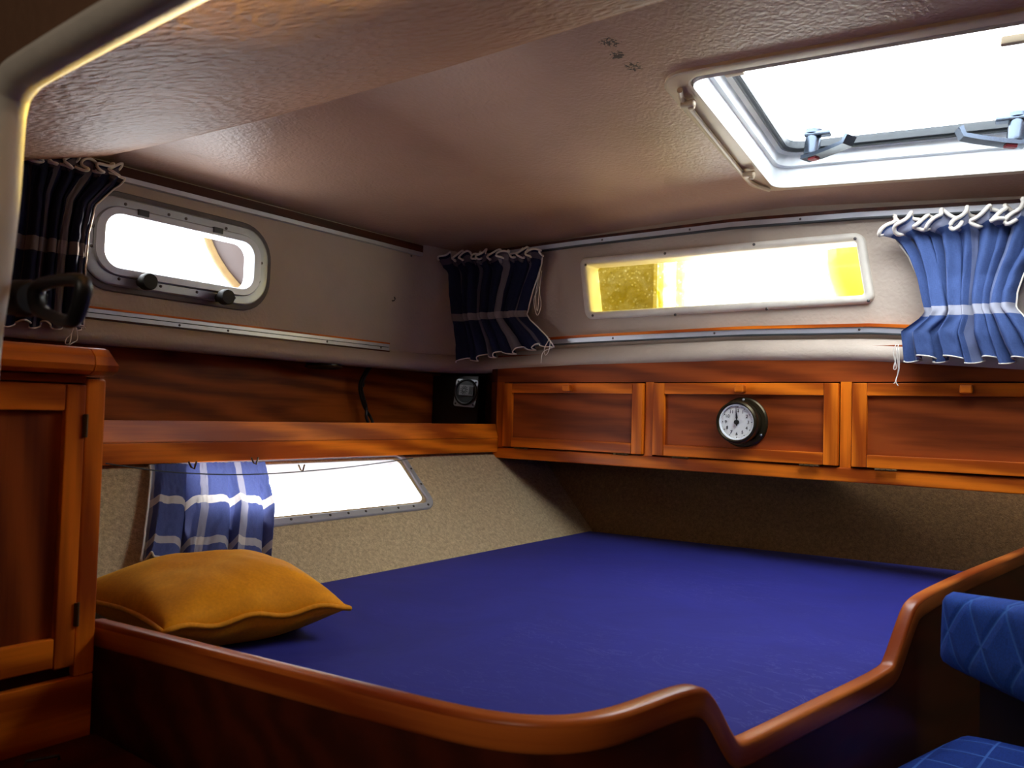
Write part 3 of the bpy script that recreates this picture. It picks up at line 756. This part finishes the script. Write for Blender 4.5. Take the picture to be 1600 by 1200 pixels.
# cable and dark fitting under the lip
t = thing('power_cable', 'black twin cable hanging down behind the shelf front', 'cable', at(583, 660, x=-1.70))
for k, e in enumerate(((583, 662), (573, 662))):
    bm = nb(); pts = [at(581, 566, x=-1.69), at(566, 590, x=-1.70), at(562, 608, x=-1.705), at(569, 635, x=-1.705), at(e[0] - 4, 652, x=-1.70), at(e[0], 664, x=-1.69), at(e[0] + 2, 690, x=-1.69)]
    tube(bm, cat([p + V((.004 * k, .004 * k, 0)) for p in pts], 6), .0042, 8); obj('strand', bm, M['black'], t)
bm = nb(); p = at(566, 601, x=-1.70); lathe(bm, [(.0065, -.006), (.0065, .006)], p, (0, .1, 1), 10); obj('cable_clip', bm, M['black'], t)
t = thing('reading_lamp', 'flat round dark lamp fitting fixed under the lining lip', 'lamp', at(512, 566, x=-1.66))
p = V((-1.675, at(512, 566, x=-1.66).y, .118)); bm = nb(); lathe(bm, [(.046, .002), (.046, -.010), (.040, -.014), (.034, -.012)], p, (0, 0, 1), 28); obj('body', bm, M['black'], t)
bm = nb(); lathe(bm, [(.047, -.006), (.049, -.009), (.047, -.012), (.044, -.010)], p, (0, 0, 1), 28, cap=False); obj('rim', bm, M['brassd'], t)

# ------------------------------------------------------------------ wardrobe cabinet at the left
XC = -.86; YE = .425
wd = thing('side_cabinet', 'teak cabinet with framed door at the foot of the shelf, left edge', 'cabinet', (XC, .33, -.36))
zts = .022
bm = nb(); box(bm, (XC - .40, .225, -.34), (XC - .012, YE - .002, .026)); box(bm, (-1.72, .225, -.098), (XC - .40, YE - .002, .026)); box(bm, (XC - .10, .225, -.60), (XC - .012, YE - .002, -.34)); obj('carcass', bm, M['mahog'], wd)
bm = nb(); box(bm, (XC - .012, .404, -.284), (XC, YE, .024), .003); obj('corner_post', bm, M['teak_z'], wd)
bm = nb(); box(bm, (XC - .012, .224, .019), (XC - .001, .404, .027), .001); obj('top_rail', bm, M['teak_y'], wd)
bm = nb(); box(bm, (XC - .012, .224, -.60), (XC - .001, YE, -.284), .002); obj('base_panel', bm, M['teak_y'], wd)
dr = bpy.data.objects.new('door', None); COL.objects.link(dr); dr.parent = wd; dr.location = V((XC, .30, -.12)) - wd.location
bm = nb(); box(bm, (XC - .010, .20, -.25), (XC - .006, .395, .0)); obj('panel', bm, M['panel_z'], dr)
bm = nb(); box(bm, (XC - .012, .3835, -.272), (XC + .002, .4035, .0175), .002); obj('stile', bm, M['teak_z'], dr)
bm = nb(); box(bm, (XC - .012, .20, -.010), (XC + .0015, .3833, .0175), .002); obj('rail', bm, M['teak_y'], dr)
bm = nb(); box(bm, (XC - .012, .20, -.270), (XC + .0015, .3833, -.240), .002); obj('rail', bm, M['teak_y'], dr)
for z in (-.025, -.219):
    bm = nb(); box(bm, (XC + .001, .4005, z - .012), (XC + .0035, .4060, z + .012), .001); lathe(bm, [(.0022, -.012), (.0022, .012)], (XC + .003, .4036, z), (0, 0, 1), 8); obj('hinge', bm, M['brassd'], dr)
tp_ = [(-.46, .028), (.012, .028), (.021, .032), (.024, .038), (.022, .047), (.012, .0545), (.0, .0565), (-.46, .0565)]
def topsec(y0, y1):
    bm = nb(); sweep(bm, [V((XC, y0, 0)), V((XC, y1, 0))], tp_, frames=lambda i, p, t: (V((1, 0, 0)), V((0, 0, 1)))); return bm
obj('worktop', topsec(.224, .400), M['teak_y'], wd)
bm = topsec(.4012, .425); 
for v in bm.verts:
    if v.co.y > .42 and v.co.z > .045: v.co.y -= .006
obj('worktop_corner', bm, M['teak_z'], wd)
st = thing('step', 'dark wooden step at the foot of the side cabinet', 'step', (-.83, .35, -.5))
bm = nb(); box(bm, (XC + .0005, .23, -.60), (-.70, .428, -.346), .003); obj('tread', bm, M['mahog'], st)
bm = nb(); p = at(40, 1196, z=-.343); q = at(92, 1187, z=-.343); tube(bm, [p, p + V((0, 0, .004)), q + V((0, 0, .004)), q], .0017, 8); obj('lift_ring', bm, M['chrome'], st, None, 'thin steel lifting ring')

# ------------------------------------------------------------------ bunk front board with caprail
zh, zl = -.235, -.312
cp = [at(152, 968, z=zh), at(330, 1012, z=zh), at(500, 1054, z=zh), at(620, 1083, z=zh), at(720, 1107, z=zh), at(810, 1121, z=zh), at(890, 1122, z=zh), at(960, 1110, z=zh), at(1025, 1086, z=zh - .002), at(1075, 1070, z=zh)]
low = [at(1150, 1157, z=zl), at(1200, 1133, z=zl), at(1290, 1089, z=zl), at(1380, 1045, z=zl)]
up_ = [at(1432, 932, z=zh), at(1480, 907, z=zh), at(1540, 882, z=zh), at(1600, 858, z=zh)]
a_, b_ = cp[-1], low[0]
def s_curve(a, b, n=5):
    out = []
    for k in range(1, n):
        t = k / n; e = t * t * (3 - 2 * t); p = a.lerp(b, t); p.z = a.z + (b.z - a.z) * e; out.append(p)
    return out
endp = up_[-1] + (up_[-1] - up_[0]).normalized() * .30
path = cp + s_curve(a_, low[0]) + low + s_curve(low[-1], up_[0]) + up_ + [endp]
path = cat(path, 5)
for _ in range(10): path = [path[0]] + [p * .5 + (a + c) * .25 for a, p, c in zip(path, path[1:], path[2:])] + [path[-1]]
bb = thing('bunk_board', 'curved mahogany bunk front board with varnished caprail dipping in the middle', 'bed board', (-.35, .5, -1.1))
rs = rrect(.0185, .027, .005, 4)
def hf(i, p, t):
    th = V((t.x, t.y, 0)).normalized(); s = th.cross(V((0, 0, 1))); u = s.cross(t).normalized(); return s, u
bm = nb(); sweep(bm, [p - V((0, 0, .013)) for p in path], rs, frames=hf); obj('caprail', bm, M['caprail'], bb, smooth=50)
bm = nb(); rows = []
for i, p in enumerate(path):
    t = path[min(i + 1, len(path) - 1)] - path[max(i - 1, 0)]; th = V((t.x, t.y, 0)).normalized(); s = th.cross(V((0, 0, 1)))
    rows.append([bm.verts.new(V((p.x, p.y, z)) + s * o) for o, z in ((.008, p.z - .02), (.008, -1.1), (-.008, -1.1), (-.008, p.z - .02))])
for A, B in zip(rows, rows[1:]):
    for k in range(4): bm.faces.new((A[k], A[(k + 1) % 4], B[(k + 1) % 4], B[k]))
bm.faces.new(rows[0]); bm.faces.new(rows[-1]); obj('board', bm, M['mahog'], bb, smooth=50)

# mattress
ZM = -.33
inner = []
for i, p in enumerate(path):
    t = path[min(i + 1, len(path) - 1)] - path[max(i - 1, 0)]; th = V((t.x, t.y, 0)).normalized(); s = th.cross(V((0, 0, 1)))
    if i % 3 == 0 and p.y < 2.0: inner.append(p - s * .016)
outl = [V((-1.222, .50, 0)), V((-1.222, 1.2, 0)), V((-1.222, 2.012, 0)), V((-.75, 2.066, 0)), V((-.12, 2.14, 0)), V((-.118, 1.98, 0))] + [V((p.x, p.y, 0)) for p in reversed(inner)]
cen = V((-.75, 1.2, 0))
bm = nb(); N = len(outl); rings = []
for off, z in ((.16, -.43), (.0, ZM - .018), (.004, ZM - .008), (.012, ZM - .002), (.03, ZM)):
    ringv = []
    for p in outl:
        d = (cen - p).normalized(); q = p + d * off; ringv.append(bm.verts.new((q.x, q.y, z)))
    rings.append(ringv)
for A, B in zip(rings, rings[1:]):
    for k in range(N): bm.faces.new((A[k], A[(k + 1) % N], B[(k + 1) % N], B[k]))
bm.faces.new(rings[0])
c0 = [bm.verts.new((cen.x + (v.co.x - cen.x) * .6, cen.y + (v.co.y - cen.y) * .6, ZM + .002)) for v in rings[-1]]
for k in range(N): bm.faces.new((rings[-1][k], rings[-1][(k + 1) % N], c0[(k + 1) % N], c0[k]))
bm.faces.new(c0)
t = thing('mattress', 'large bare mattress in a deep blue cover filling the bunk', 'mattress', (-.75, 1.2, -.43)); obj('cover', bm, M['mattress'], t, smooth=50)
t_ = nb(); box(t_, (-1.06, .56, -.455), (-.36, 1.9, -.431)); obj('bed_slab', t_, M['mahog'], bb)

# cushion
pz = -.283
PC = [V((-.945, .550, pz)), V((-.880, .795, pz + .002)), V((-1.190, .895, pz)), V((-1.25, .570, pz))]
def pil(u, v, side):
    a, b = 2 * u - 1, 2 * v - 1
    pin = .045
    a2 = a * (1 - pin * (1 - b * b) * 1.6); b2 = b * (1 - pin * (1 - a * a) * 1.6)
    s, t = (a2 + 1) / 2, (b2 + 1) / 2
    p = PC[0] * (1 - s) * (1 - t) + PC[1] * s * (1 - t) + PC[2] * s * t + PC[3] * (1 - s) * t
    th = ((1 - abs(a) ** 2.6) * (1 - abs(b) ** 2.6)) ** .55
    n_ = mnoise.noise(V((u * 3.2, v * 3.2, 1.3 + side))) * .010 + mnoise.noise(V((u * 9, v * 9, 5))) * .002
    edge = 1 - max(abs(a), abs(b)) ** 6
    if side > 0: z = (.058 + n_) * th
    else: z = -min(.046 * th * 1.25, .0455)
    wob = .004 * math.sin(u * 17 + v * 5) * (1 - edge)
    return V((p.x, p.y, p.z + z + wob))
cu_t = thing('scatter_cushion', 'amber velvet cushion with corded edge on the mattress corner', 'cushion', (-1.05, .70, ZM))
bm = nb(); gridmesh(bm, 56, 56, lambda u, v: pil(u, v, 1), False); gridmesh(bm, 56, 56, lambda u, v: pil(u, v, -1), False)
bmesh.ops.remove_doubles(bm, verts=bm.verts, dist=.0004); obj('cover', bm, M['pillow'], cu_t, smooth=180)
lp = [(k / 24, 0) for k in range(24)] + [(1, k / 24) for k in range(24)] + [(1 - k / 24, 1) for k in range(24)] + [(0, 1 - k / 24) for k in range(24)]
bm = nb(); tube(bm, [pil(u, v, 1) for u, v in lp], .0038, 8, True); obj('piping', bm, M['pillow_pipe'], cu_t, smooth=180)

# ------------------------------------------------------------------ curtains
def curtain(label, rows, place, n, folds, amp, mat, seed, header=True, cords=(), pipe_side=(), nu=260, nv=44, group='plaid curtains', hdrop=.024, pr=.003):
    """rows: (v, left pixel, right pixel); place(px,py)->world on the hanging plane."""
    R_ = [(v, place(*a), place(*b)) for v, a, b in rows]; n = V(n); rnd = random.Random(seed)
    ph = [rnd.uniform(0, 6.28) for _ in range(8)]
    def edge(v, k):
        for r0, r1 in zip(R_, R_[1:]):
            if v <= r1[0] + 1e-9:
                t = (v - r0[0]) / (r1[0] - r0[0]); return r0[k].lerp(r1[k], t)
        return R_[-1][k]
    def fold(u, v):
        w = u + .018 * math.sin(2 * PI * 2.1 * u + ph[0]) + .012 * math.sin(2 * PI * 4.7 * u + ph[1]) + .006 * math.sin(6 * v + ph[2])
        p = 2 * PI * folds * w
        return .66 * (2 * abs(math.sin(p / 2)) ** .8 - 1.1) + .34 * math.sin(p * .47 + ph[3]) + .20 * math.sin(p * 1.93 + ph[4] + 1.5 * v), p
    def A(v):
        if header: return amp * (1.35 if v < .02 else 1.15 if v < .07 else .75 if v < .14 else .8 + .45 * min(1, (v - .14) / .4))
        return amp * (.10 + 1.1 * v ** .7)
    def fn(u, v):
        l, r = edge(v, 1), edge(v, 2); b = l.lerp(r, u); tg = (r - l).normalized()
        f, p = fold(u, v); a = A(v)
        q = b + n * (a * (1.0 + f)) + tg * (a * .35 * math.cos(p + .6))
        if header and v < .11:
            k = (1 - v / .11); g = .5 + .5 * math.sin(p + .4); g2 = math.sin(2.3 * p + ph[5])
            q += V((0, 0, -1)) * (hdrop * k * g * (1 + .35 * g2)) + tg * (.009 * k * math.sin(2 * p + ph[6])) + n * (.014 * k * g)
            q += V((0, 0, 1)) * (.006 * k * g2)
        if v > .9: q += V((0, 0, 1)) * (.007 * math.sin(p * .5 + ph[7])) * (v - .9) / .1
        q += n * .0025 * mnoise.noise(V((u * 40, v * 14, seed)))
        return q
    c0 = edge(0, 1).lerp(edge(0, 2), .5)
    t = thing('curtain', label, 'curtain', c0, group)
    bm = nb(); vs = gridmesh(bm, nu, nv, fn)
    obj('fabric', bm, mat, t, smooth=180, solid=1)
    if header:
        bm = nb(); tube(bm, [fn(i / nu, 0) for i in range(nu + 1)], pr, 6); obj('heading_piping', bm, M['piping'], t, smooth=180)
    bm = nb(); tube(bm, [fn(i / nu, 1) for i in range(0, nu + 1, 2)], .0016, 6); obj('hem_piping', bm, M['piping'], t, smooth=180)
    for s in pipe_side:
        bm = nb(); tube(bm, [fn(s, .02 + .98 * i / 40) + n * .001 for i in range(41)], .0018, 6); obj('side_piping', bm, M['piping'], t, smooth=180)
    for pts in cords:
        bm = nb(); P_ = cat([place(*p) + n * (.02 + .006 * rnd.random()) for p in pts], 5); tube(bm, P_, .0011, 6); obj('tie_cord', bm, M['cord'], t, smooth=180)
    return t
pa = lambda x, y: at(x, y, y=1.822 - .040 * max(0, min(1, (y - 430) / 90)) - .038 * max(0, min(1, (740 - x) / 40)))
curtain('gathered navy plaid curtain in a shade-darkened tone hanging at the left end of the aft window', [(0, (700, 398), (852, 390)), (.11, (705, 428), (846, 415)), (.35, (708, 462), (832, 455)), (.56, (714, 497), (822, 491)), (.68, (718, 510), (828, 500)), (.84, (722, 540), (850, 520)), (1, (722, 566), (866, 538))],
        pa, (0, -1, 0), 10, .0105, M['plaid_shaded'], 4, pipe_side=(1,),
        cords=[[(852, 420), (848, 450), (842, 470), (846, 494), (852, 480), (850, 455), (853, 425)], [(853, 422), (845, 462), (848, 488), (851, 450)], [(866, 530), (858, 545), (860, 556), (866, 548), (868, 534)], [(866, 532), (872, 542), (866, 546), (856, 552), (853, 568)]])
curtain('blue plaid curtain in its lit tone, gathered at the right end of the aft window', [(0, (1380, 346), (1650, 318)), (.11, (1400, 378), (1640, 352)), (.22, (1418, 402), (1622, 390)), (.38, (1434, 436), (1600, 428)), (.5, (1442, 466), (1588, 458)), (.62, (1448, 490), (1584, 482)), (.70, (1438, 500), (1596, 496)), (.82, (1406, 520), (1618, 524)), (1, (1410, 562), (1640, 566))],
        pa, (0, -1, 0), 9, .017, M['plaid'], 11, pipe_side=(0, 1), hdrop=.034, pr=.0042,
        cords=[[(1404, 540), (1400, 552), (1404, 575), (1400, 577), (1403, 562), (1408, 540)], [(1405, 545), (1407, 580), (1404, 596), (1408, 604)], [(1408, 545), (1409, 575), (1403, 596), (1400, 600)]])
curtain('navy plaid curtain in a shade-darkened tone at the forward side of the porthole', [(0, (14, 230), (184, 262)), (.10, (20, 254), (182, 290)), (.22, (24, 290), (146, 322)), (.45, (22, 345), (134, 366)), (.7, (14, 410), (129, 420)), (1, (0, 505), (126, 512))],
        lambda x, y: at(x, y, x=XL + .022 + .03 * max(0, min(1, (y - 410) / 80))), (1, 0, 0), 7, .0105, M['plaid_shaded'], 21, pipe_side=(1,),
        cords=[[(108, 505), (104, 520), (96, 530), (94, 538), (100, 536), (104, 520)], [(108, 508), (112, 522), (112, 532), (106, 536), (98, 540)], [(112, 508), (120, 510), (124, 514), (116, 511)]])
curtain('blue plaid curtain on a wire covering the forward half of the hull window', [(0, (232, 727), (414, 722)), (.12, (231, 745), (416, 740)), (.5, (222, 805), (426, 802)), (1, (204, 892), (416, 898))],
        lambda x, y: hu(x, y, .012), tuple(Hn), 3.3, .020, M['plaid_hull'], 33, header=False, pipe_side=(0,), group='plaid curtains')
wt = thing('curtain_wire', 'thin sagging curtain wire under the shelf across the hull window', 'wire', hu(400, 735, .03))
bm = nb(); tube(bm, cat([hu(x, y, .034) for x, y in ((165, 724), (250, 736), (330, 741), (400, 741), (470, 737), (560, 728), (645, 716))], 6), .0013, 6); obj('wire', bm, M['gask'], wt)
for px, py in ((302, 731), (472, 735), (399, 724)):
    bm = nb(); p = hu(px, py, .034); tube(bm, [p + V((0, -.01, .012)), p + V((0, -.004, .001)), p + V((0, .002, -.002)), p + V((0, .006, .012))], .0017, 6); obj('hook', bm, M['brassd'], wt)

# ------------------------------------------------------------------ seat at the right
def quiltbox(name, label, cat_, c8, mat, nrm_bulge=.006):
    """c8: front quad (tl,tr,br,bl) and depth vector"""
    q, dv = c8
    t = thing(name, label, cat_, q[3]); bm = nb(); ul = bm.loops.layers.uv.verify()
    nu, nv = 24, 14; w = (q[1] - q[0]).length; h = (q[3] - q[0]).length; D = dv.normalized()
    def f(u, v):
        p = q[0] * (1 - u) * (1 - v) + q[1] * u * (1 - v) + q[2] * u * v + q[3] * (1 - u) * v
        e = min(u * w, (1 - u) * w, v * h, (1 - v) * h); r = .016; s = 0 if e >= r else r - math.sqrt(max(0, r * r - (r - e) ** 2))
        return p - D * (nrm_bulge * (1 - (2 * u - 1) ** 4) * (1 - (2 * v - 1) ** 4)) + D * s
    vs = [[bm.verts.new(f(i / nu, j / nv)) for i in range(nu + 1)] for j in range(nv + 1)]
    def fc(vv, uvs):
        ff = bm.faces.new(vv)
        for l, uv in zip(ff.loops, uvs): l[ul].uv = uv
    for j in range(nv):
        for i in range(nu): fc((vs[j][i], vs[j][i + 1], vs[j + 1][i + 1], vs[j + 1][i]), [(a / nu * w, b / nv * h) for a, b in ((i, j), (i + 1, j), (i + 1, j + 1), (i, j + 1))])
    per = [(i, 0) for i in range(nu)] + [(nu, j) for j in range(nv)] + [(i, nv) for i in range(nu, 0, -1)] + [(0, j) for j in range(nv, 0, -1)]
    back = [bm.verts.new(vs[j][i].co + dv) for i, j in per]
    for k, (i, j) in enumerate(per):
        k2 = (k + 1) % len(per); i2, j2 = per[k2]; L = dv.length
        fc((vs[j][i], vs[j2][i2], back[k2], back[k]), [(k * .012, 0), ((k + 1) * .012, 0), ((k + 1) * .012, L), (k * .012, L)])
    bm.faces.new(back); obj('cover', bm, mat, t, smooth=60); return t
dL, dR = 1.22, .93
def dep(px, py, d): return V(ray(px, py)) * d
q = [dep(1468, 921, .98), dep(1690, 951, .70), dep(1690, 1150, .66), dep(1463, 1038, .96)]
dv = (q[1] - q[0]).cross(q[3] - q[0]).normalized(); dv = dv if dv.y > 0 else -dv
quiltbox('back_cushion', 'blue diamond quilted back cushion right of the bunk board', 'cushion', (q, dv * .07), M['quilt'])
zs = -.42
q = [at(1502, 1143, z=zs), at(1760, 1200, z=zs), at(1700, 1400, z=zs), at(1350, 1215, z=zs)]
quiltbox('seat_cushion', 'blue grid quilted seat cushion at the bottom right corner', 'cushion', (q, V((0, 0, -.08))), M['quilt2'], .01)
sb = thing('bench', 'dark wooden bench box under the blue seat cushion', 'bench', (.1, .9, -1.1))
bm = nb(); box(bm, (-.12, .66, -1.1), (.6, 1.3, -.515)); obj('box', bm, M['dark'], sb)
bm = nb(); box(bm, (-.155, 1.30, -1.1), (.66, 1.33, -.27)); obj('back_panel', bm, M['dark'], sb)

# ------------------------------------------------------------------ latch in the foreground at the doorway edge
lt = thing('door_latch', 'black looped latch handle in the foreground at the left doorway edge', 'latch', at(20, 470, y=.25))
def LT(px, py, dy=0): return at(px, py, y=.25 + dy)
bm = nb(); lathe(bm, [(.012, -.045), (.012, -.004), (.0135, 0), (.0135, .012), (.011, .016)], LT(30, 466), (1, .15, -.04), 20); obj('barrel', bm, M['black'], lt)
bm = nb(); loop = [(58, 452), (80, 440), (122, 437), (131, 446), (127, 470), (118, 496), (108, 503), (86, 496), (60, 482)]
sweep(bm, cat([LT(*p) for p in loop], 4, True), circ(.0045, 8, .006), True, up=(0, 1, 0)); obj('loop', bm, M['black'], lt, smooth=180)

# ------------------------------------------------------------------ outside
t = thing('lifebuoy', 'yellow lifebuoy on the rail outside, behind the aft window', 'lifebuoy', (-.42, 2.35, .3))
ctr = at(1352, 402, y=2.35); bm = nb()
pts = [ctr + V((.16 * math.cos(a), 0, .19 * math.sin(a))) for a in [2 * PI * k / 40 for k in range(40)]]
tube(bm, [p + V((.14, 0, .02)) for p in pts], .085, 14, True); obj('ring', bm, M['yellow'], t, smooth=180)
t = thing('stern_board', 'weathered olive board outside the left end of the aft window', 'board', (-1.3, 2.25, .2))
bm = nb(); a = at(905, 400, y=2.3); b = at(1020, 500, y=2.3); box(bm, (a.x - .2, 2.3, .05), (b.x, 2.33, .75), .004); obj('panel', bm, M['olive'], t)
for px in (1032, 1064):
    t = thing('stanchion', 'white post outside the aft window, ' + ('nearer the olive board' if px == 1032 else 'right of its twin'), 'post', at(px, 500, y=2.28), 'posts outside the aft window')
    bm = nb(); p = at(px, 450, y=2.28); tube(bm, [V((p.x, 2.28, .0)), V((p.x, 2.28, .8))], .009 if px == 1032 else .016, 10); obj('tube', bm, M['outwhite'], t)
t = thing('spray_cover', 'pale grey curved cover with roped edge outside the porthole', 'cover', at(400, 420, x=-2.3))
ctr = at(481, 350, x=-2.25); bm = nb(); lathe(bm, [(.0, .16), (.12, .15), (.24, .11), (.32, .05), (.36, 0), (.36, -.04)], ctr, (1, -.25, .2), 40); obj('shell', bm, M['outgrey'], t, smooth=180)
bm = nb(); u, v, n_ = axes((1, -.25, .2)); tube(bm, [ctr + (u * math.cos(a) + v * math.sin(a)) * .363 for a in [2 * PI * k / 48 for k in range(48)]], .012, 8, True); obj('rope_edge', bm, M['rope'], t, smooth=180)
